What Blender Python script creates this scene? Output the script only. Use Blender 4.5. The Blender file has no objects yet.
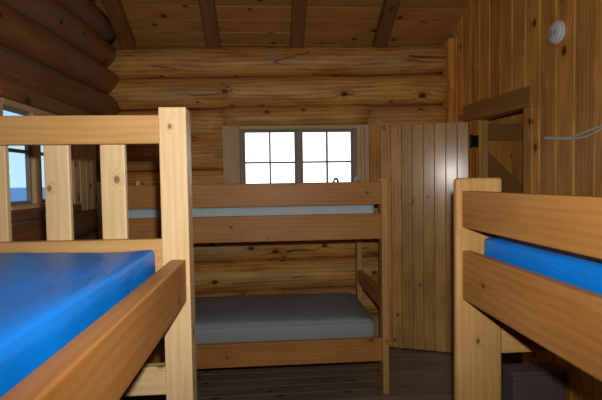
import bpy, bmesh, math, random
from mathutils import Vector, Matrix, noise
R = random.Random(7)
scn = bpy.context.scene
col = scn.collection

# ------------------------------------------------------------------ materials
def new_mat(name):
    m = bpy.data.materials.new(name); m.use_nodes = True
    nt = m.node_tree; nt.nodes.clear()
    out = nt.nodes.new('ShaderNodeOutputMaterial')
    b = nt.nodes.new('ShaderNodeBsdfPrincipled')
    nt.links.new(b.outputs[0], out.inputs[0])
    return m, nt, b, out

def mth(nt, op, a, b=None, c=None):
    n = nt.nodes.new('ShaderNodeMath'); n.operation = op
    for i, v in enumerate((a, b, c)):
        if v is None: continue
        if isinstance(v, (int, float)): n.inputs[i].default_value = v
        else: nt.links.new(v, n.inputs[i])
    return n.outputs[0]

def mixc(nt, fac, a, b, mode='MIX'):
    n = nt.nodes.new('ShaderNodeMix'); n.data_type = 'RGBA'; n.blend_type = mode
    ins = [s for s in n.inputs if s.enabled]
    for s, v in zip((n.inputs[0], n.inputs[6], n.inputs[7]), (fac, a, b)):
        if isinstance(v, (int, float)): s.default_value = v
        elif isinstance(v, tuple): s.default_value = (*v, 1) if len(v) == 3 else v
        else: nt.links.new(v, s)
    return n.outputs[2]

def smooth(nt, v, lo, hi, a=0.0, b=1.0):
    n = nt.nodes.new('ShaderNodeMapRange'); n.interpolation_type = 'SMOOTHSTEP'
    nt.links.new(v, n.inputs[0])
    n.inputs[1].default_value = lo; n.inputs[2].default_value = hi
    n.inputs[3].default_value = a; n.inputs[4].default_value = b
    return n.outputs[0]

def wood(name, light, dark, knot=(.09, .035, .012), rough=.5, vary=.35, knots=.55, ksize=.016,
         ring=11., coat=0., cracks=0., grey=None, greyamt=0., contrast=1., kscale=5.5, bump=.15, spec=.4):
    """Procedural sawn timber.  UV: u metres along the grain, v = 10*board + 5 + metres across."""
    m, nt, b, out = new_mat(name)
    uv = nt.nodes.new('ShaderNodeUVMap'); uv.uv_map = 'UVMap'
    sp = nt.nodes.new('ShaderNodeSeparateXYZ'); nt.links.new(uv.outputs[0], sp.inputs[0])
    u, v = sp.outputs[0], sp.outputs[1]
    bid = mth(nt, 'FLOOR', mth(nt, 'DIVIDE', v, 10.))
    wn = nt.nodes.new('ShaderNodeTexWhiteNoise'); wn.noise_dimensions = '1D'
    nt.links.new(bid, wn.inputs['W'])
    rnd = wn.outputs['Value']
    def coord(su, sv):
        c = nt.nodes.new('ShaderNodeCombineXYZ')
        nt.links.new(mth(nt, 'MULTIPLY', u, su), c.inputs[0])
        nt.links.new(mth(nt, 'MULTIPLY', v, sv), c.inputs[1])
        return c.outputs[0]
    # knots first: rings swirl around them
    vo = nt.nodes.new('ShaderNodeTexVoronoi'); vo.voronoi_dimensions = '2D'
    vo.inputs['Scale'].default_value = kscale
    nt.links.new(coord(.75, 1.), vo.inputs['Vector'])
    ss = nt.nodes.new('ShaderNodeSeparateColor'); nt.links.new(vo.outputs['Color'], ss.inputs[0])
    pick = mth(nt, 'LESS_THAN', ss.outputs[0], knots)
    sz = mth(nt, 'MULTIPLY', mth(nt, 'ADD', ss.outputs[1], .45), ksize * kscale)
    kd = mth(nt, 'DIVIDE', vo.outputs['Distance'], sz)
    kn = mth(nt, 'MULTIPLY', smooth(nt, kd, .55, 1.15, 1, 0), pick)
    halo = mth(nt, 'MULTIPLY', smooth(nt, kd, .6, 3.2, 1, 0), pick)
    # growth rings
    wv = nt.nodes.new('ShaderNodeTexWave'); wv.wave_type = 'BANDS'; wv.bands_direction = 'Y'
    wv.inputs['Scale'].default_value = ring
    wv.inputs['Distortion'].default_value = 7.
    wv.inputs['Detail'].default_value = 2.
    wv.inputs['Detail Scale'].default_value = .6
    cc = nt.nodes.new('ShaderNodeCombineXYZ')
    nt.links.new(mth(nt, 'MULTIPLY', u, .28), cc.inputs[0])
    nt.links.new(mth(nt, 'ADD', v, mth(nt, 'MULTIPLY', halo, .035)), cc.inputs[1])
    nt.links.new(cc.outputs[0], wv.inputs['Vector'])
    fine = nt.nodes.new('ShaderNodeTexNoise'); fine.noise_dimensions = '2D'
    fine.inputs['Scale'].default_value = 1.; fine.inputs['Detail'].default_value = 4.
    nt.links.new(coord(3., 110.), fine.inputs['Vector'])
    broad = nt.nodes.new('ShaderNodeTexNoise'); broad.noise_dimensions = '2D'
    broad.inputs['Scale'].default_value = 1.; broad.inputs['Detail'].default_value = 3.
    nt.links.new(coord(2.2, 9.), broad.inputs['Vector'])
    g = mth(nt, 'ADD', mth(nt, 'MULTIPLY', wv.outputs['Fac'], .20),
            mth(nt, 'ADD', mth(nt, 'MULTIPLY', fine.outputs['Fac'], .45),
                mth(nt, 'MULTIPLY', broad.outputs['Fac'], .80)))
    g = mth(nt, 'ADD', mth(nt, 'MULTIPLY', mth(nt, 'SUBTRACT', g, .725), 1.5 * contrast), .42)
    g = mth(nt, 'ADD', g, mth(nt, 'MULTIPLY', halo, .30))
    cl = nt.nodes.new('ShaderNodeClamp'); nt.links.new(g, cl.inputs[0])
    c = mixc(nt, cl.outputs[0], light, dark)
    sc = mth(nt, 'ADD', mth(nt, 'MULTIPLY', rnd, vary), 1 - vary * .5)
    hv = nt.nodes.new('ShaderNodeHueSaturation')
    nt.links.new(c, hv.inputs['Color']); nt.links.new(sc, hv.inputs['Value'])
    c = hv.outputs[0]
    if grey:
        gn = nt.nodes.new('ShaderNodeTexNoise'); gn.noise_dimensions = '2D'
        gn.inputs['Scale'].default_value = 1.; gn.inputs['Detail'].default_value = 5.
        nt.links.new(coord(1.1, 5.), gn.inputs['Vector'])
        c = mixc(nt, mth(nt, 'MULTIPLY', smooth(nt, gn.outputs['Fac'], .42, .66), greyamt), c, grey)
    if cracks:
        cn = nt.nodes.new('ShaderNodeTexNoise'); cn.noise_dimensions = '2D'
        cn.inputs['Scale'].default_value = 1.; cn.inputs['Detail'].default_value = 1.5
        nt.links.new(coord(.5, 3.2), cn.inputs['Vector'])
        ln = smooth(nt, mth(nt, 'ABSOLUTE', mth(nt, 'SUBTRACT', cn.outputs['Fac'], .5)), .002, .010, 1, 0)
        c = mixc(nt, mth(nt, 'MULTIPLY', mth(nt, 'MULTIPLY', ln, smooth(nt, broad.outputs['Fac'], .45, .6)), .8 * cracks), c, knot)
    c = mixc(nt, mth(nt, 'MULTIPLY', kn, .88), c, knot)
    nt.links.new(c, b.inputs['Base Color'])
    b.inputs['Roughness'].default_value = rough
    b.inputs['Specular IOR Level'].default_value = spec
    b.inputs['Coat Weight'].default_value = coat; b.inputs['Coat Roughness'].default_value = .2
    bp = nt.nodes.new('ShaderNodeBump'); bp.inputs['Strength'].default_value = bump
    bp.inputs['Distance'].default_value = .002
    nt.links.new(cl.outputs[0], bp.inputs['Height']); nt.links.new(bp.outputs[0], b.inputs['Normal'])
    return m

def plain(name, c, rough=.5, metal=0., var=.12, scale=30., spec=.5, bump=0.):
    m, nt, b, out = new_mat(name)
    tc = nt.nodes.new('ShaderNodeTexCoord')
    n = nt.nodes.new('ShaderNodeTexNoise'); n.inputs['Scale'].default_value = scale
    n.inputs['Detail'].default_value = 4.
    nt.links.new(tc.outputs['Object'], n.inputs['Vector'])
    cc = mixc(nt, n.outputs['Fac'], tuple(x * (1 - var) for x in c), tuple(min(1, x * (1 + var)) for x in c))
    nt.links.new(cc, b.inputs['Base Color'])
    b.inputs['Roughness'].default_value = rough; b.inputs['Metallic'].default_value = metal
    b.inputs['Specular IOR Level'].default_value = spec
    if bump:
        bp = nt.nodes.new('ShaderNodeBump'); bp.inputs['Strength'].default_value = bump
        bp.inputs['Distance'].default_value = .004
        nt.links.new(n.outputs['Fac'], bp.inputs['Height']); nt.links.new(bp.outputs[0], b.inputs['Normal'])
    return m

M = {}
M['pale'] = wood('pale_pine', (.82, .59, .315), (.66, .42, .19), knot=(.24, .11, .04), vary=.10, knots=.45, ksize=.012, rough=.45)
M['orange'] = wood('orange_pine', (.58, .268, .076), (.42, .168, .040), knot=(.16, .055, .016), vary=.14, knots=.30, ksize=.012, rough=.45, spec=.25)
M['honey'] = wood('honey_pine', (.69, .40, .15), (.52, .265, .08), knot=(.20, .075, .02), vary=.12, knots=.3, ksize=.012, rough=.5, spec=.2)
M['log'] = wood('varnished_log', (.86, .47, .125), (.50, .22, .045), knot=(.06, .022, .008), vary=.24, knots=.55, ksize=.022, ring=7.,
                rough=.45, grey=(.50, .34, .17), greyamt=.45, kscale=3.6, contrast=1.9, cracks=1., spec=.3)
M['darklog'] = wood('dark_red_log', (.35, .15, .05), (.19, .075, .024), knot=(.05, .018, .007), vary=.25, knots=.45, ksize=.02, ring=7.,
                    rough=.5, grey=(.22, .175, .13), greyamt=.6, kscale=4.)  # darker red-brown wood for the left wall and its window boards
M['plank'] = wood('knotty_pine_plank', (.88, .43, .098), (.54, .225, .043), knot=(.07, .024, .008), vary=.36, knots=.55, ksize=.018,
                  rough=.40, kscale=3.8, contrast=1.6, spec=.3)
M['door'] = wood('varnished_door_plank', (.76, .42, .12), (.50, .24, .055), knot=(.08, .03, .01), vary=.28, knots=.2, ksize=.012, rough=.45, contrast=1.4, spec=.3, bump=.25, coat=.65)
M['beam'] = wood('dark_beam', (.28, .13, .045), (.16, .065, .02), vary=.2, knots=.3, rough=.5)
M['header'] = wood('brown_header', (.50, .24, .07), (.34, .15, .04), vary=.1, knots=.2, rough=.45)
M['roofboard'] = wood('ceiling_board', (.58, .28, .08), (.36, .16, .04), knot=(.06, .022, .008), vary=.32, knots=.45, ksize=.02, rough=.45, spec=.25)
M['casing'] = wood('weathered_casing', (.80, .57, .29), (.58, .37, .16), knot=(.16, .08, .03), vary=.2, knots=.35, ksize=.018, rough=.5,
                   grey=(.60, .52, .40), greyamt=.35, spec=.25)
M['floor'] = wood('worn_floor_board', (.34, .25, .165), (.20, .14, .09), knot=(.05, .03, .02), vary=.3, knots=.2, rough=.40,
                  grey=(.28, .245, .20), greyamt=.6, contrast=1.4)
M['sash'] = plain('sash_paint', (.32, .265, .20), .5, scale=12)
M['dark'] = plain('dark_gap_filler', (.035, .022, .013), .9)
M['iron'] = plain('dark_iron', (.045, .04, .036), .45, .8)
M['white'] = plain('white_plastic', (.82, .84, .84), .4, var=.03)
M['greyplastic'] = plain('grey_plastic', (.34, .37, .42), .5)
M['cable'] = plain('cable_sheath', (.72, .74, .72), .45, var=.05)
M['blue'] = None
M['box'] = plain('grey_box', (.16, .135, .135), .7, scale=18)

def vinyl(name, c, rough, wr, spec=.5, scale=3.2):
    m, nt, b, out = new_mat(name)
    tc = nt.nodes.new('ShaderNodeTexCoord')
    mp = nt.nodes.new('ShaderNodeMapping'); mp.inputs['Scale'].default_value = (2.2, .8, 2.2)
    nt.links.new(tc.outputs['Object'], mp.inputs['Vector'])
    n = nt.nodes.new('ShaderNodeTexNoise'); n.inputs['Scale'].default_value = scale
    n.inputs['Detail'].default_value = 3.; n.inputs['Distortion'].default_value = .8
    nt.links.new(mp.outputs[0], n.inputs['Vector'])
    f = nt.nodes.new('ShaderNodeTexNoise'); f.inputs['Scale'].default_value = 260.
    nt.links.new(tc.outputs['Object'], f.inputs['Vector'])
    h = mth(nt, 'ADD', n.outputs['Fac'], mth(nt, 'MULTIPLY', f.outputs['Fac'], .015))
    bp = nt.nodes.new('ShaderNodeBump'); bp.inputs['Strength'].default_value = wr
    bp.inputs['Distance'].default_value = .012
    nt.links.new(h, bp.inputs['Height']); nt.links.new(bp.outputs[0], b.inputs['Normal'])
    cc = mixc(nt, n.outputs['Fac'], tuple(x * .92 for x in c), tuple(min(1, x * 1.08) for x in c))
    nt.links.new(cc, b.inputs['Base Color'])
    b.inputs['Roughness'].default_value = rough
    b.inputs['Specular IOR Level'].default_value = spec
    return m
M['blue'] = vinyl('blue_vinyl', (.001, .25, .92), .42, .6, .4, 5.5)
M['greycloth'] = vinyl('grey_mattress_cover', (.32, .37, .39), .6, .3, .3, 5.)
M['ticking'] = vinyl('pale_mattress_cover', (.52, .60, .67), .6, .2, .3, 5.)

def glass_mat():
    m, nt, b, out = new_mat('window_glass')
    nt.nodes.remove(b)
    t = nt.nodes.new('ShaderNodeBsdfTransparent'); g = nt.nodes.new('ShaderNodeBsdfGlossy')
    t.inputs[0].default_value = (.96, .98, .98, 1); g.inputs['Roughness'].default_value = .02
    fr = nt.nodes.new('ShaderNodeFresnel'); fr.inputs[0].default_value = 1.35
    mx = nt.nodes.new('ShaderNodeMixShader')
    ge = nt.nodes.new('ShaderNodeNewGeometry')
    nt.links.new(mth(nt, 'MULTIPLY', fr.outputs[0], mth(nt, 'SUBTRACT', 1., ge.outputs['Backfacing'])), mx.inputs[0]); nt.links.new(t.outputs[0], mx.inputs[1]); nt.links.new(g.outputs[0], mx.inputs[2])
    nt.links.new(mx.outputs[0], out.inputs[0])
    return m
M['glass'] = glass_mat()

def lake_mat():
    m, nt, b, out = new_mat('lake_water')
    tc = nt.nodes.new('ShaderNodeTexCoord')
    n = nt.nodes.new('ShaderNodeTexNoise'); n.inputs['Scale'].default_value = .35; n.inputs['Detail'].default_value = 5
    nt.links.new(tc.outputs['Object'], n.inputs['Vector'])
    c = mixc(nt, n.outputs['Fac'], (.22, .36, .52), (.30, .46, .62))
    nt.links.new(c, b.inputs['Base Color']); b.inputs['Roughness'].default_value = .5
    return m
M['lake'] = lake_mat()

# ------------------------------------------------------------------ mesh builder
class MB:
    count = 0
    def __init__(s): s.v, s.f, s.uv, s.sm = [], [], [], []
    def _id(s):
        MB.count += 1
        return MB.count, R.uniform(0, 20)
    def box(s, lo, hi, axis=None):
        """axis aligned board; the grain runs along its longest side unless axis says otherwise"""
        lo, hi = Vector(lo), Vector(hi); d = hi - lo
        if axis is None: axis = max(range(3), key=lambda i: d[i])
        e = [Vector((1, 0, 0)), Vector((0, 1, 0)), Vector((0, 0, 1))]
        o = [axis, (axis + 1) % 3, (axis + 2) % 3]
        return s.obox((lo + hi) / 2, [e[i] for i in o], [d[i] for i in o])
    def obox(s, c, ax, dim):
        k, off = s._id(); c = Vector(c); n0 = len(s.v)
        a, b, w = [Vector(x).normalized() for x in ax]
        h = [x / 2 for x in dim]; loc = []
        for i in (-1, 1):
            for j in (-1, 1):
                for l in (-1, 1):
                    s.v.append(c + a * h[0] * i + b * h[1] * j + w * h[2] * l); loc.append((h[0] * i, h[1] * j, h[2] * l))
        fs = [(0, 1, 3, 2), (4, 6, 7, 5), (0, 4, 5, 1), (2, 3, 7, 6), (0, 2, 6, 4), (1, 5, 7, 3)]
        flip = a.cross(b).dot(w) < 0
        for fi, f in enumerate(fs):
            if flip: f = f[::-1]
            s.f.append(tuple(n0 + i for i in f)); s.sm.append(False)
            if fi < 2: s.uv.append([(off + loc[i][1] * .3, 10 * k + 5 + loc[i][2] + loc[i][1]) for i in f])
            else: s.uv.append([(off + loc[i][0], 10 * k + 5 + loc[i][1] + loc[i][2]) for i in f])
        return s
    def beam(s, p0, p1, side, w, t):
        p0, p1 = Vector(p0), Vector(p1); a = (p1 - p0); L = a.length; a.normalize()
        b = Vector(side); b = (b - a * b.dot(a)).normalized()
        return s.obox((p0 + p1) / 2, [a, b, a.cross(b)], [L, w, t])
    def log(s, p0, p1, r0, r1, seed=0, n=20, wob=.006):
        k, off = s._id(); p0, p1 = Vector(p0), Vector(p1); a = p1 - p0; L = a.length; a.normalize()
        b = Vector((0, 0, 1)); b = (b - a * b.dot(a)).normalized(); c = a.cross(b)
        m = max(2, int(L / .14)); n0 = len(s.v)
        for i in range(m + 1):
            t = i / m; r = r0 + (r1 - r0) * t; p = p0 + a * L * t
            for j in range(n):
                th = 2 * math.pi * j / n
                dr = noise.noise(Vector((t * L * 1.1 + seed * 7.3, math.cos(th) * .9 + seed, math.sin(th) * .9))) * wob * 2.2
                s.v.append(p + (b * math.cos(th) + c * math.sin(th)) * (r + dr))
        for i in range(m):
            for j in range(n):
                j2 = (j + 1) % n
                s.f.append((n0 + i * n + j, n0 + i * n + j2, n0 + (i + 1) * n + j2, n0 + (i + 1) * n + j)[::-1]); s.sm.append(True)
                q = []
                for (ii, jj) in ((i, j), (i, j + 1), (i + 1, j + 1), (i + 1, j)):
                    q.append((off + L * ii / m, 10 * k + 4.4 + 2 * math.pi * r0 * jj / n))
                s.uv.append(q[::-1])
        for i, rev in ((0, True), (m, False)):
            f = [n0 + i * n + j for j in range(n)]
            uvs = [(off + .1 * math.cos(2 * math.pi * j / n), 10 * k + 5 + .1 * math.sin(2 * math.pi * j / n)) for j in range(n)]
            s.f.append(tuple(f if rev else f[::-1])); s.uv.append(uvs if rev else uvs[::-1]); s.sm.append(False)
        return s
    def tube(s, pts, r, n=8):
        k, off = s._id(); n0 = len(s.v); pts = [Vector(p) for p in pts]
        for i, p in enumerate(pts):
            d = (pts[min(i + 1, len(pts) - 1)] - pts[max(i - 1, 0)]).normalized()
            b = Vector((0, 0, 1)); b = b if abs(d.z) < .9 else Vector((1, 0, 0))
            b = (b - d * b.dot(d)).normalized(); c = d.cross(b)
            for j in range(n):
                th = 2 * math.pi * j / n; s.v.append(p + (b * math.cos(th) + c * math.sin(th)) * r)
        for i in range(len(pts) - 1):
            for j in range(n):
                j2 = (j + 1) % n
                s.f.append((n0 + i * n + j, n0 + (i + 1) * n + j, n0 + (i + 1) * n + j2, n0 + i * n + j2)); s.sm.append(True); s.uv.append([(0, 0)] * 4)
        for i, rev in ((0, False), (len(pts) - 1, True)):
            f = [n0 + i * n + j for j in range(n)]
            s.f.append(tuple(f[::-1] if rev else f)); s.sm.append(False); s.uv.append([(0, 0)] * n)
        return s
    def lathe(s, o, axis, prof, n=28):
        """prof: (radius, height) pairs from bottom to top along axis"""
        n0 = len(s.v); o = Vector(o); d = Vector(axis).normalized()
        b = Vector((0, 0, 1)) if abs(d.z) < .9 else Vector((1, 0, 0)); b = (b - d * b.dot(d)).normalized(); c = d.cross(b)
        for (r, h) in prof:
            for j in range(n):
                th = 2 * math.pi * j / n; s.v.append(o + d * h + (b * math.cos(th) + c * math.sin(th)) * r)
        for i in range(len(prof) - 1):
            for j in range(n):
                j2 = (j + 1) % n
                s.f.append((n0 + i * n + j, n0 + i * n + j2, n0 + (i + 1) * n + j2, n0 + (i + 1) * n + j)); s.sm.append(True); s.uv.append([(0, 0)] * 4)
        for i, rev in ((0, True), (len(prof) - 1, False)):
            f = [n0 + i * n + j for j in range(n)]
            s.f.append(tuple(f[::-1] if rev else f)); s.sm.append(False); s.uv.append([(0, 0)] * n)
        return s
    def build(s, name, mat, parent=None, bevel=0., seg=2, label=None):
        org = parent.matrix_basis.translation.copy() if parent else Vector((0, 0, 0))
        if parent and parent.parent: org = org + parent.parent.matrix_basis.translation
        me = bpy.data.meshes.new(name)
        me.from_pydata([v - org for v in s.v], [], s.f); me.update()
        uvl = me.uv_layers.new(name='UVMap')
        for p, uvs, sm in zip(me.polygons, s.uv, s.sm):
            p.use_smooth = sm
            for li, q in zip(p.loop_indices, uvs): uvl.data[li].uv = q
        me.materials.append(mat if not isinstance(mat, str) else M[mat])
        o = bpy.data.objects.new(name, me); col.objects.link(o)
        if parent: o.parent = parent
        if bevel:
            bv = o.modifiers.new('bevel', 'BEVEL'); bv.width = bevel; bv.segments = seg; bv.limit_method = 'ANGLE'
        if label: o['label'] = label
        return o

def thing(name, label, cat, loc, group=None):
    o = bpy.data.objects.new(name, None); col.objects.link(o); o.location = loc; o.empty_display_size = .1
    o['label'] = label; o['category'] = cat
    if group: o['group'] = group
    return o
def tag(o, label, cat, group=None):
    o['label'] = label; o['category'] = cat
    if group: o['group'] = group
    return o
def structure(name, loc=None):
    o = bpy.data.objects.new(name, None); col.objects.link(o); o.location = loc or (0, 0, 0); o.empty_display_size = .1
    o['kind'] = 'structure'
    return o
def struct(o): o['kind'] = 'structure'; return o

# ------------------------------------------------------------------ the room
XL, XR, YB, YF = -1.36, 1.80, 4.35, -1.80          # inner faces: left, right, far wall, wall behind
SL = .526; RIDGE = 1.0
def roof(y):                                        # underside of the rafters
    return 2.82 + SL * (YB - y) if y > RIDGE else 2.82 + SL * (YB - RIDGE) - SL * (RIDGE - y)

# floor: boards across the room
mb = MB(); y = YF
while y < 4.8:
    x = -1.9
    while x < 3.2:
        L = R.uniform(1.4, 2.6); mb.box((x, y + .002, -.04), (min(x + L, 3.2) - .0015, y + .128, 0), 0); x += L
    y += .13
struct(mb.build('floor', 'floor', None, .002, 1))

# ceiling: boards over rafters, two slopes
ceil = structure('ceiling')
mb = MB()
for sgn in (1, -1):
    d = Vector((0, sgn, -SL)).normalized(); nrm = Vector((0, sgn * SL, 1)).normalized()
    top = Vector((0, RIDGE, roof(RIDGE))) + nrm * .10
    Ltot = (4.75 - RIDGE if sgn > 0 else RIDGE + 2.1) / abs(d.y); q = 0
    while q < Ltot:
        c = top + d * (q + .075) + nrm * .012
        mb.obox((.22, c.y, c.z), [Vector((1, 0, 0)), d, nrm], [3.9, .147, .024]); q += .15
mb.build('ceiling_boards', 'roofboard', ceil, .004, 1)
for xr in (-1.27, -.485, .30, 1.10):
    for sgn in (1, -1):
        d = Vector((0, sgn, -SL)).normalized(); nrm = Vector((0, sgn * SL, 1)).normalized()
        p0 = Vector((xr, RIDGE, roof(RIDGE))) + nrm * .05
        L = (4.44 - RIDGE if sgn > 0 else RIDGE + 1.75) / abs(d.y)
        MB().beam(p0, p0 + d * L, (1, 0, 0), .125, .105).build('rafter', 'beam', ceil, .012, 2)

# far wall: horizontal round logs, cut for the window
W1 = (-.40, .96, 1.42, 1.99)
wb = MB(); seams = [-.115 + .2955 * i for i in range(10)] + [2.825]
for i in range(10):
    z0, z1 = seams[i], seams[i + 1]; zc = (z0 + z1) / 2; r = .1495 + R.uniform(-.002, .004)
    tilt = .008 if i < 7 else .016
    spans = [(-1.75, 1.78)]
    if z1 > W1[2] + .05 and z0 < W1[3] - .05: spans = [(-1.75, W1[0]), (W1[1], 1.78)]
    if i == 9: zc += .005; r = .142
    if i == 7:                                         # the log over the window is hewn thinner
        spans = [(-1.75, W1[0]), (W1[1], 1.78)]
        wb.log((W1[0] - .01, YB + .10, 2.150), (W1[1] + .01, YB + .10, 2.160), .102, .102, seed=3.3, n=24)
    for (xa, xb) in spans:
        wb.log((xa, YB + .15, zc + tilt * (xa - .2)), (xb, YB + .15, zc + tilt * (xb - .2)), r, r * R.uniform(.97, 1.03), seed=i + xa, n=24)
struct(wb.build('wall_back', 'log'))
struct(MB().box((-1.7, YB + .16, 0), (W1[0] - .002, YB + .28, 2.80)).box((W1[1] + .002, YB + .16, 0), (1.85, YB + .28, 2.80))
       .box((W1[0], YB + .16, 0), (W1[1], YB + .28, W1[2])).box((W1[0], YB + .16, W1[3] + .05), (W1[1], YB + .28, 2.80)).build('trim_3', 'dark'))

# left wall: logs running away from the camera, cut for the second window
W2 = (2.46, 3.76, 1.40, 1.99)
wl = MB(); i = 0; zt = 2.835 + .24 * 8
while zt > .1:
    z1, z0 = zt, zt - .24; zc = (z0 + z1) / 2; r = .122 + R.uniform(-.002, .003); zt -= .24; i += 1
    ytop = YB + .3; ybot = YF
    if zc > 2.80:
        ytop = min(YB + .3, YB - (zc - 2.82) / SL + .40); ybot = RIDGE - (roof(RIDGE) - z1) / SL + .12
    ybot = max(ybot, YF)
    if ytop - ybot < .4: continue
    spans = [(ybot, ytop)]
    zw = zc + .03 * (3.1 - YB)
    if zw + .12 > W2[2] + .05 and zw - .12 < W2[3] - .04: spans = [(ybot, W2[0]), (W2[1], ytop)]
    for (ya, yb) in spans:
        wl.log((XL - .12, ya, zc + .03 * (ya - YB)), (XL - .12, yb, zc + .03 * (yb - YB)), r, r, seed=i * 3 + ya, n=24)
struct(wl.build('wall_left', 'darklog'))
struct(MB().box((XL - .22, YF, 0), (XL - .13, W2[0] - .002, 2.78)).box((XL - .22, W2[1] + .002, 0), (XL - .13, YB + .3, 2.78))
       .box((XL - .22, W2[0], 0), (XL - .13, W2[1], W2[2])).box((XL - .22, W2[0], W2[3] + .05), (XL - .13, W2[1], 2.78)).build('trim_4', 'dark'))

# wall behind the camera (log) closes the room
wf = MB(); zt = .15
while zt < 3.0:
    wf.log((-1.7, YF - .14, zt), (2.0, YF - .14, zt), .152, .152, seed=zt, n=14)
    zt += .295
struct(wf.build('wall_front', 'log'))
# right wall: vertical knotty planks with a doorway
DO = (3.11, 3.85, 2.06)
wr = MB(); y = 3.11 - .172 * 29
k = 0
while y < YB + .15:
    ya, yb = y, y + .172
    yb = min(yb, YB + .2)
    lo = 0.
    zz = max(roof(ya), roof(yb)) + .10
    if ya >= DO[0] - .01 and ya < DO[1] - .1:
        wr.box((XR, ya + .001, DO[2]), (XR + .022, yb - .001, zz), 2)
    else: wr.box((XR, ya + .001, 0), (XR + .022, yb - .001, zz), 2)
    y += .172
o = struct(wr.build('wall_right', 'plank', None, .009, 1))
# hallway beyond the doorway, plank lined, with a closed ledged-and-braced door
wh = MB()
xx = XR + .10
while xx < 2.95:
    wh.box((xx, 4.33, 0), (xx + .129, 4.35, 2.35), 2); xx += .131
yy = 2.75
while yy < 4.33:
    wh.box((2.95, yy, 0), (2.97, yy + .129, 2.35), 2); yy += .131
xx = XR + .10
while xx < 2.95:
    wh.box((xx, 2.73, 0), (xx + .129, 2.75, 2.35), 2); xx += .131
wh.box((XR + .03, 2.72, 2.35), (2.97, 4.36, 2.38), 0)
yy = 2.75
while yy < 4.33:                                   # back of the partition
    if not (yy > DO[0] - .12 and yy < DO[1]): wh.box((XR + .085, yy, 0), (XR + .10, yy + .129, 2.35), 2)
    yy += .131
struct(wh.build('wall_hall', 'plank', None, .004, 1))
d2 = structure('door_2', (2.0, 4.32, 0))
dm = MB()
for i in range(6): dm.box((1.97 + i * .13, 4.302, .02), (1.97 + i * .13 + .128, 4.326, 2.06), 2)
dm.build('door_panel', 'plank', d2, .003, 1)
MB().box((1.98, 4.272, 1.89), (2.74, 4.302, 2.05), 0).build('ledge', 'header', d2, .004, 1)
MB().box((1.98, 4.272, .20), (2.74, 4.302, .36), 0).build('ledge', 'header', d2, .004, 1)
MB().beam((1.99, 4.287, 1.78), (2.70, 4.287, 1.08), (0, 1, 0), .028, .19).build('brace', 'header', d2, .004, 1)
MB().box((2.64, 4.255, 1.0), (2.70, 4.272, 1.12)).build('latch', 'iron', d2, .004, 1)

# doorway trim: header beam, jambs
struct(MB().beam((XR - .012, 3.0, 2.083), (XR - .012, 4.08, 2.118), (1, 0, 0), .03, .142).build('trim_1', 'header', None, .006, 2))
jb = structure('trim_2', (XR, 3.85, 0))
MB().box((XR - .004, 3.838, 0), (XR + .095, 3.872, 2.03), 2).build('door_jamb', 'honey', jb, .003, 1)
MB().box((XR - .012, 3.012, 0), (XR + .095, 3.112, 2.02), 2).build('door_jamb', 'plank', jb, .003, 1)
MB().box((XR + .0, 3.112, 2.03), (XR + .095, 3.838, 2.06), 1).build('door_head', 'header', jb, .003, 1)
# corner boards where the log wall meets the planks
cb = structure('trim_5', (1.76, YB, 0))
MB().box((1.725, YB - .075, 0), (1.797, YB + .10, 2.86), 2).build('corner_board', 'plank', cb, .006, 1)
MB().box((1.775, YB - .11, 0), (1.799, YB - .076, 2.86), 2).build('corner_board', 'plank', cb, .005, 1)

# the open plank door, swung back against the log wall
d1 = structure('door_1', (1.75, 3.86, 0))
hx, hy = 1.712, 3.815; ex, ey = 1.017, 4.097
dv = Vector((ex - hx, ey - hy, 0)); DW = dv.length; dv.normalize(); dn = Vector((dv.y, -dv.x, 0))
dn = dn if dn.y > 0 else -dn
dm = MB(); npl = 8
for i in range(npl):
    c = Vector((hx, hy, 1.014)) + dv * (DW * (i + .5) / npl) + dn * .015
    dm.obox(c, [Vector((0, 0, 1)), dv, dn], [2.008, DW / npl - .0015, .03])
dm.build('door_panel', 'door', d1, .004, 1)
for z in (.35, 1.70):
    c = Vector((hx, hy, z)) + dv * (DW * .5) + dn * .042
    MB().obox(c, [dv, Vector((0, 0, 1)), dn], [DW * .9, .14, .024]).build('ledge', 'door', d1, .004, 1)
for z in (.30, 1.85):
    m_ = MB(); m_.box((1.728, 3.815, z - .05), (1.797, 3.833, z + .05)); m_.lathe((1.726, 3.806, z - .055), (0, 0, 1), [(.008, 0), (.008, .11)], 10)
    m_.build('hinge', 'iron', d1, .002, 1)

# ------------------------------------------------------------------ window_1 (far wall)
w1 = structure('window_1', (.28, YB, 1.5))
def board(name, lo, hi, mat, par, bev=.004, axis=None): return MB().box(lo, hi, axis).build(name, mat, par, bev, 1)
board('casing', (-.412, YB - .045, 1.40), (-.252, YB + .0, 2.055), 'casing', w1)
board('casing', (-.252, YB - .04, 2.022), (.962, YB - .0, 2.056), 'casing', w1)
board('casing', (.845, YB - .045, 1.40), (.885, YB, 2.055), 'casing', w1)
board('casing', (.888, YB - .035, 1.40), (.918, YB, 2.055), 'casing', w1)
board('casing', (.921, YB - .045, 1.40), (.962, YB, 2.055), 'casing', w1)
board('casing', (.965, YB - .04, 1.10), (1.20, YB, 2.053), 'plank', w1, axis=2)
board('window_sill', (-.41, YB - .13, 1.455), (1.0, YB + .25, 1.485), 'casing', w1, axis=0)
fr = MB()
fr.box((-.252, YB - .02, 1.485), (-.222, YB + .14, 2.03)).box((.815, YB - .02, 1.485), (.845, YB + .14, 2.03))
fr.box((-.222, YB - .02, 2.012), (.815, YB + .14, 2.04)).box((-.222, YB + .0, 1.485), (.815, YB + .14, 1.497))
fr.box((.275, YB - .015, 1.497), (.32, YB + .10, 2.012))
fr.build('window_frame', 'sash', w1, .003, 1)
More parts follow.
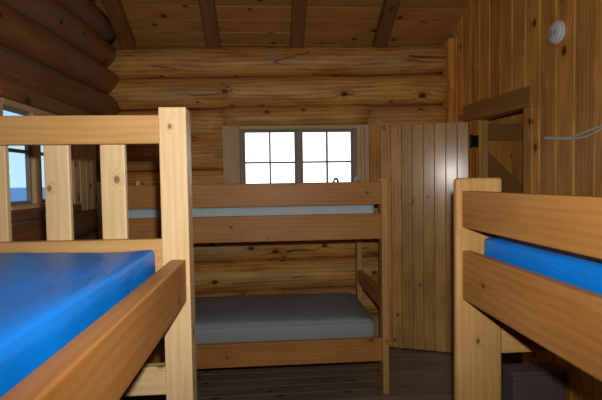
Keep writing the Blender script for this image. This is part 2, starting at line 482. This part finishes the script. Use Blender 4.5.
for (xa, xb) in ((-.222, .275), (.32, .815)):
    s_ = MB(); ya, yb = YB - .005, YB + .03
    s_.box((xa, ya, 1.497), (xa + .018, yb, 2.012)).box((xb - .018, ya, 1.497), (xb, yb, 2.012))
    s_.box((xa + .018, ya, 1.995), (xb - .018, yb, 2.012)).box((xa + .018, ya, 1.497), (xb - .018, yb, 1.512))
    so = s_.build('sash', 'sash', w1, .002, 1)
    xm = (xa + xb) / 2
    MB().box((xm - .009, ya + .006, 1.512), (xm + .009, yb - .006, 1.995)).box((xa + .018, ya + .006, 1.705), (xm - .009, yb - .006, 1.722)) \
        .box((xm + .009, ya + .006, 1.705), (xb - .018, yb - .006, 1.722)).build('muntin', 'sash', so)
    MB().box((xa + .014, YB + .011, 1.508), (xb - .014, YB + .015, 1.999)).build('glass', 'glass', so)
m_ = MB(); pts = []
for i in range(13):
    t = math.pi * i / 12; pts.append((.645 + .022 * math.cos(t), YB - .016, 1.508 + .045 * math.sin(t)))
m_.tube(pts, .012, 8); m_.box((.612, YB - .025, 1.50), (.678, YB - .006, 1.514))
m_.build('sash_lift', 'greyplastic', w1, label='arched grey pull at the bottom of the right sash')

# ------------------------------------------------------------------ window_2 (left wall)
w2 = structure('window_2', (XL, 3.1, 1.4))
fr = MB(); xa, xb = XL - .05, XL + .004
fr.box((xa, 2.46, 1.42), (xb, 2.50, 1.98)).box((xa, 3.28, 1.42), (xb, 3.32, 1.98)).box((xa, 2.50, 1.955), (xb, 3.28, 1.99)).box((xa, 2.50, 1.40), (xb + .02, 3.28, 1.425))
fr.box((XL - .030, 2.80, 1.425), (XL + .006, 2.880, 1.955))
fr.build('window_frame', 'casing', w2, .004, 1)
for (ya, yb) in ((2.50, 2.80), (2.880, 3.28)):
    s_ = MB(); x0, x1 = XL - .04, XL - .015
    s_.box((x0, ya, 1.425), (x1, ya + .012, 1.955)).box((x0, yb - .02, 1.425), (x1, yb, 1.955)).box((x0, ya + .02, 1.935), (x1, yb - .02, 1.955)).box((x0, ya + .02, 1.425), (x1, yb - .02, 1.445))
    so = s_.build('sash', 'sash', w2, .002, 1)
    MB().box((x0 + .006, ya + .02, 1.715), (x1 - .006, yb - .02, 1.735)).build('muntin', 'sash', so)
    MB().box((x0 + .013, ya + .010, 1.44), (x0 + .017, yb - .016, 1.94)).build('glass', 'glass', so)
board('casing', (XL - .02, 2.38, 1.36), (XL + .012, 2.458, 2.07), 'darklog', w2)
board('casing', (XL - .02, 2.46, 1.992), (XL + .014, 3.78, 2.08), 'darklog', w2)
for i in range(4):
    y0 = 3.322 + i * .109
    board('casing', (XL - .02, y0, 1.34), (XL + .012, y0 + .107, 1.985), 'casing', w2, .006)
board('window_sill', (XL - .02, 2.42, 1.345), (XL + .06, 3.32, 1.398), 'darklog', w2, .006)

# ------------------------------------------------------------------ mattresses
def mattress(name, lo, hi, mat, seed, label, group=None, round_=.03, bulge=.012, wr=.004, seam=True):
    lo, hi = Vector(lo), Vector(hi); c = (lo + hi) / 2; h = (hi - lo) / 2
    bm = bmesh.new(); nx, ny, nz = 26, 52, 6
    # rounded box as a deformed cube grid
    def pt(a, b, w):                                    # a,b,w in -1..1
        p = Vector((a * h.x, b * h.y, w * h.z)); r = round_
        q = Vector((max(-h.x + r, min(h.x - r, p.x)), max(-h.y + r, min(h.y - r, p.y)), max(-h.z + r, min(h.z - r, p.z))))
        d = p - q
        if d.length > 1e-6: p = q + d.normalized() * min(r, d.length if d.length < r else r)
        e = 1 - max(abs(a) ** 6, abs(b) ** 6)
        if w > 0: p.z += bulge * e * w
        nn = noise.noise(Vector((p.x * 5 + seed, p.y * 2.2, p.z * 4))) + .5 * noise.noise(Vector((p.x * 13, p.y * 6 + seed, p.z * 9)))
        if w > -.9: p.z += wr * nn * (.5 + .5 * w)
        edge = max(abs(a), abs(b))
        if edge > .999:
            n2 = noise.noise(Vector((p.x * 9 + seed * 3, p.y * 9, p.z * 3)))
            s_ = wr * 1.2 * n2 - .2 * wr
            if abs(a) > .999: p.x += math.copysign(min(0, s_), a)
            if abs(b) > .999: p.y += math.copysign(min(0, s_), b)
        return p + c
    g = {}
    def sp(n): return [-1 + 2 * i / n for i in range(n + 1)]
    def dens(n):                                        # denser near the rounded rim
        out = []
        for t in sp(n): out.append(math.copysign(1 - (1 - abs(t)) ** 1.6, t))
        return out
    def vert(a, b, w):
        k = (round(a, 5), round(b, 5), round(w, 5))
        if k not in g: g[k] = bm.verts.new(pt(a, b, w))
        return g[k]
    A, B, W = dens(nx), dens(ny), dens(nz)
    def sheet(U, V, fn, flip):
        for i in range(len(U) - 1):
            for j in range(len(V) - 1):
                q = [fn(U[i], V[j]), fn(U[i + 1], V[j]), fn(U[i + 1], V[j + 1]), fn(U[i], V[j + 1])]
                bm.faces.new(q[::-1] if flip else q)
    sheet(A, B, lambda a, b: vert(a, b, 1), False); sheet(A, B, lambda a, b: vert(a, b, -1), True)
    sheet(A, W, lambda a, w: vert(a, -1, w), False); sheet(A, W, lambda a, w: vert(a, 1, w), True)
    sheet(B, W, lambda b, w: vert(1, b, w), False); sheet(B, W, lambda b, w: vert(-1, b, w), True)
    for f in bm.faces: f.smooth = True
    root = thing(name, label, 'mattress', (c.x, c.y, lo.z), group)
    off = Vector((c.x, c.y, lo.z))
    for v in bm.verts: v.co -= off
    me = bpy.data.meshes.new('cover'); bm.to_mesh(me); bm.free(); me.materials.append(M[mat])
    o = bpy.data.objects.new('cover', me); col.objects.link(o); o.parent = root
    if seam:
        for w, zz in ((1, hi.z - .012),):
            pts = []; r = round_; X, Y = h.x - .004, h.y - .004
            for (cx, cy, a0) in ((X - r, Y - r, 0), (-X + r, Y - r, 90), (-X + r, -Y + r, 180), (X - r, -Y + r, 270)):
                for t in range(0, 91, 15):
                    an = math.radians(a0 + t); pts.append((c.x + cx + r * math.cos(an), c.y + cy + r * math.sin(an), zz))
            pts.append(pts[0])
            fine = []
            for p, q in zip(pts[:-1], pts[1:]):
                n = max(1, int((Vector(q) - Vector(p)).length / .05))
                for i in range(n):
                    pp = Vector(p).lerp(Vector(q), i / n); pp.z += .003 * noise.noise(pp * 6); fine.append(pp)
            fine.append(Vector(pts[0]))
            MB().tube(fine, .0045, 6).build('piping', mat, root)
    return root
mattress('mattress', (-1.26, -.44, 1.188), (-.358, 1.482, 1.322), 'blue', 1.3, 'bright blue vinyl mattress on the left bunk bed with the slatted headboard', 'blue vinyl mattresses', round_=.014, bulge=.008, wr=.007, seam=False)
mattress('mattress', (.812, -.36, 1.188), (1.715, 1.685, 1.305), 'blue', 4.1, 'bright blue mattress between the rails of the right bunk bed', 'blue vinyl mattresses', round_=.014, wr=.006, seam=False)
mattress('mattress', (-1.07, 3.25, 1.20), (.765, 4.10, 1.362), 'ticking', 7.7, 'pale grey-blue mattress on the upper level of the bunk below the window', 'grey mattresses', round_=.03, bulge=.0)
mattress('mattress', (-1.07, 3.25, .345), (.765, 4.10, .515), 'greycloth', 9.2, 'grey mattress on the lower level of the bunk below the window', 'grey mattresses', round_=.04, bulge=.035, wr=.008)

# ------------------------------------------------------------------ bunk beds
def part(par, name, lo, hi, mat, bev=.005, axis=None, seg=2): return MB().box(lo, hi, axis).build(name, mat, par, bev, seg)

lb = thing('bunk_bed', 'pine bunk bed at left with tall slatted headboard holding a blue mattress', 'bunk bed', (-.78, .5, 0), 'pine bunk beds')
for (xa, xb, ya, yb, zt) in ((-.355, -.265, 1.55, 1.64, 1.782), (-1.32, -1.23, 1.55, 1.64, 1.782), (-.355, -.265, -.60, -.51, 1.45), (-1.32, -1.23, -.60, -.51, 1.45)):
    part(lb, 'post', (xa, ya, 0), (xb, yb, zt), 'pale', .004)
part(lb, 'headboard_rail', (-1.23, 1.555, 1.663), (-.355, 1.593, 1.757), 'honey', .004)
part(lb, 'headboard_rail', (-1.23, 1.555, 1.20), (-.355, 1.593, 1.346), 'honey', .004)
for xc in (-.520, -.703, -.906, -1.09):
    part(lb, 'slat', (xc - .041, 1.594, 1.26), (xc + .041, 1.618, 1.72), 'pale', .004)
part(lb, 'side_rail', (-.327, -.51, 1.135), (-.277, 1.55, 1.277), 'orange', .004)
part(lb, 'side_rail', (-1.31, -.51, 1.135), (-1.28, 1.55, 1.277), 'orange', .004)
part(lb, 'mattress_deck', (-1.278, -.50, 1.150), (-.329, 1.545, 1.178), 'orange', .003, 1)
part(lb, 'end_board', (-1.23, 1.56, .815), (-.355, 1.60, .912), 'pale', .004)
part(lb, 'side_rail', (-.327, -.51, .235), (-.277, 1.55, .40), 'orange', .004)
part(lb, 'side_rail', (-1.31, -.51, .235), (-1.28, 1.55, .40), 'orange', .004)
part(lb, 'mattress_deck', (-1.278, -.50, .27), (-.329, 1.545, .30), 'orange', .003, 1)

rb = thing('bunk_bed', 'orange pine bunk bed at right with broad flat post and two side rails', 'bunk bed', (1.23, .6, 0), 'pine bunk beds')
for (xa, xb) in ((.729, .916), (1.54, 1.73)):
    part(rb, 'post', (xa, 1.735, 0), (xb, 1.775, 1.534), 'honey', .014, 2, 3)
    part(rb, 'post', (xa, -.48, 0), (xb, -.44, 1.534), 'honey', .014, 2, 3)
part(rb, 'guard_rail', (.750, -.44, 1.342), (.790, 1.735, 1.484), 'orange', .005)
part(rb, 'side_rail', (.750, -.44, 1.060), (.790, 1.735, 1.252), 'orange', .007)
part(rb, 'side_rail', (1.72, -.44, 1.060), (1.76, 1.735, 1.252), 'orange', .005)
part(rb, 'mattress_deck', (.792, -.42, 1.150), (1.718, 1.73, 1.178), 'orange', .003, 1)
part(rb, 'end_board', (.916, 1.74, .835), (1.54, 1.772, 1.02), 'honey', .004, 0)
part(rb, 'end_board', (.916, 1.74, 1.10), (1.54, 1.772, 1.28), 'honey', .004, 0)
part(rb, 'side_rail', (.750, -.44, .235), (.790, 1.735, .40), 'orange', .005)
part(rb, 'side_rail', (1.72, -.44, .235), (1.76, 1.735, .40), 'orange', .005)

fb = thing('bunk_bed', 'pine bunk bed below the window on the far log wall with two grey mattresses', 'bunk bed', (-.15, 3.7, 0), 'pine bunk beds')
for (xa, xb) in ((.797, .842), (-1.147, -1.102)):
    part(fb, 'post', (xa, 3.185, 0), (xb, 3.275, 1.545), 'honey', .004)
    part(fb, 'post', (xa, 4.105, 0), (xb, 4.195, 1.545), 'honey', .004)
for (ya, yb) in ((3.20, 3.24), (4.11, 4.15)):
    part(fb, 'guard_rail', (-1.102, ya, 1.360), (.797, yb, 1.520), 'orange', .004)
    part(fb, 'side_rail', (-1.102, ya, 1.115), (.797, yb, 1.296), 'orange', .004)
    part(fb, 'side_rail', (-1.102, ya, .235), (.797, yb, .402), 'orange', .004)
for z in (.295, 1.165):
    part(fb, 'mattress_deck', (-1.10, 3.245, z), (.795, 4.105, z + .028), 'orange', .003, 0)
for (xa, xb) in ((.80, .84), (-1.145, -1.105)):
    for (z0, z1) in ((.60, .72), (1.13, 1.28), (1.37, 1.50)):
        part(fb, 'end_board', (xa, 3.277, z0), (xb, 4.103, z1), 'orange', .004)

# ------------------------------------------------------------------ small things
sd = thing('smoke_detector', 'round white smoke detector high on the knotty plank wall', 'smoke detector', (XR, 2.74, 2.42))
MB().lathe((XR - .001, 2.74, 2.42), (-1, 0, 0), [(.068, 0), (.070, .004), (.070, .014), (.067, .017)]).build('base', 'white', sd)
MB().lathe((XR - .018, 2.74, 2.42), (-1, 0, 0), [(.060, 0), (.064, .003), (.063, .012), (.057, .017), (.030, .019), (.004, .019)]).build('cover', 'white', sd)
m_ = MB()
for i in range(7):
    m_.box((XR - .0385, 2.752 + i * .0050 - .001, 2.395), (XR - .033, 2.752 + i * .0050 + .0016, 2.445))
m_.build('vent', 'greyplastic', sd)
MB().lathe((XR - .0365, 2.725, 2.415), (-1, 0, 0), [(.010, 0), (.010, .004), (.008, .005)], 16).build('test_button', 'greyplastic', sd)

def spline(P, n=8):
    out = []; P = [Vector(p) for p in P]
    for i in range(len(P) - 1):
        p0, p1, p2, p3 = P[max(i - 1, 0)], P[i], P[i + 1], P[min(i + 2, len(P) - 1)]
        for j in range(n):
            t = j / n
            out.append(.5 * ((2 * p1) + (p2 - p0) * t + (2 * p0 - 5 * p1 + 4 * p2 - p3) * t * t + (3 * p1 - p0 - 3 * p2 + p3) * t ** 3))
    return out + [P[-1]]
cx = XR - .0035
cb_ = thing('cable', 'white cable running across the knotty plank wall above the right bunk', 'cable', (XR, 2.4, 1.79))
MB().tube(spline([(cx, 2.875, 1.793), (cx, 2.75, 1.778), (cx, 2.60, 1.768), (cx, 2.50, 1.783), (cx, 2.40, 1.800), (cx, 2.20, 1.815), (cx, 1.6, 1.80), (cx, .9, 1.83), (cx, .2, 1.80)]), .0055).build('strand', 'cable', cb_)
MB().tube(spline([(cx, 2.875, 1.785), (cx, 2.75, 1.768), (cx, 2.60, 1.757), (cx, 2.49, 1.758), (cx, 2.40, 1.776), (cx, 2.25, 1.80), (cx, 1.6, 1.785), (cx, .9, 1.815), (cx, .2, 1.79)]), .0055).build('strand', 'cable', cb_)

m_ = MB().lathe((.84, YB - .085, 1.4855), (0, 0, 1), [(.016, 0), (.022, .004), (.026, .03), (.027, .055), (.025, .072), (.016, .083), (.004, .087)], 20)
tag(m_.build('trinket', 'white'), 'small white rounded object on the right end of the far window sill', 'ornament')
m_ = MB().lathe((-.885, 3.22, 1.5203), (0, 0, 1), [(.012, 0), (.014, .003), (.012, .02), (.009, .030), (.004, .034)], 14)
tag(m_.build('peg', 'casing'), 'tiny pale peg standing on the left end of the far bunk guard rail', 'peg')
gb = thing('storage_box', 'dull grey box on the floor by the plank wall, seen under the right bunk', 'box', (1.62, 2.69, 0))
MB().box((1.455, 2.625, 0), (1.788, 2.76, .335)).build('body', 'box', gb, .012, 3)
MB().box((1.452, 2.62, .335), (1.791, 2.765, .36)).build('lid', 'box', gb, .01, 3)

# outside: a frozen lake plain to the horizon
gm = MB(); gm.box((-400, -400, -1.2), (400, 700, -1.0))
struct(gm.build('ground', 'lake'))

# ------------------------------------------------------------------ sky
w = bpy.data.worlds.new('sky'); scn.world = w; w.use_nodes = True; nt = w.node_tree; nt.nodes.clear()
out = nt.nodes.new('ShaderNodeOutputWorld'); bg = nt.nodes.new('ShaderNodeBackground')
tc = nt.nodes.new('ShaderNodeTexCoord')
dp = nt.nodes.new('ShaderNodeVectorMath'); dp.operation = 'DOT_PRODUCT'
nt.links.new(tc.outputs['Generated'], dp.inputs[0]); dp.inputs[1].default_value = Vector((.10, .98, .12)).normalized()
glow = smooth(nt, dp.outputs['Value'], .87, .965)
sz = nt.nodes.new('ShaderNodeSeparateXYZ'); nt.links.new(tc.outputs['Generated'], sz.inputs[0])
up = smooth(nt, sz.outputs[2], 0., .35)
c = mixc(nt, up, (.62, .95, 1.15), (.22, .50, .95))
c = mixc(nt, glow, c, (2.6, 2.65, 2.7))
nt.links.new(c, bg.inputs[0]); bg.inputs[1].default_value = 1.0
nt.links.new(bg.outputs[0], out.inputs[0])

# ------------------------------------------------------------------ camera and its flash
H = 1.53; F = 460.
psi, th, rho = math.atan(33 / F), math.radians(2.3), math.radians(.9)
f = Vector((math.sin(psi) * math.cos(th), math.cos(psi) * math.cos(th), -math.sin(th)))
r0 = Vector((math.cos(psi), -math.sin(psi), 0)); u0 = r0.cross(f)
rr = r0 * math.cos(rho) - u0 * math.sin(rho); uu = u0 * math.cos(rho) + r0 * math.sin(rho)
cam = bpy.data.cameras.new('camera'); co = bpy.data.objects.new('camera', cam); col.objects.link(co)
co.matrix_world = Matrix(((rr.x, uu.x, -f.x, 0), (rr.y, uu.y, -f.y, 0), (rr.z, uu.z, -f.z, H), (0, 0, 0, 1)))
cam.sensor_width = 36; cam.lens = 36 * F / 602; cam.clip_start = .02; cam.clip_end = 2000
scn.camera = co
fl = bpy.data.lights.new('flash', 'SPOT'); fo = bpy.data.objects.new('flash', fl); col.objects.link(fo)
fl.energy = 114; fl.color = (1, .97, .92); fl.shadow_soft_size = .018; fl.spot_size = math.radians(126); fl.spot_blend = 1.0
p = Vector((0, 0, H)) + rr * .03 + uu * .10 + f * .02
d = (f * math.cos(.17) + uu * math.sin(.17)).normalized()
uu2 = (-d).cross(rr)
fo.matrix_world = Matrix(((rr.x, uu2.x, -d.x, p.x), (rr.y, uu2.y, -d.y, p.y), (rr.z, uu2.z, -d.z, p.z), (0, 0, 0, 1)))

vs = scn.view_settings; scn.display_settings.display_device = 'sRGB'
vs.view_transform = 'Standard'; vs.look = 'None'; vs.gamma = 1; vs.exposure = 0.0; vs.use_curve_mapping = False
scn.cycles.use_denoising = True
scn.cycles.max_bounces = 8; scn.cycles.diffuse_bounces = 4; scn.cycles.transparent_max_bounces = 8
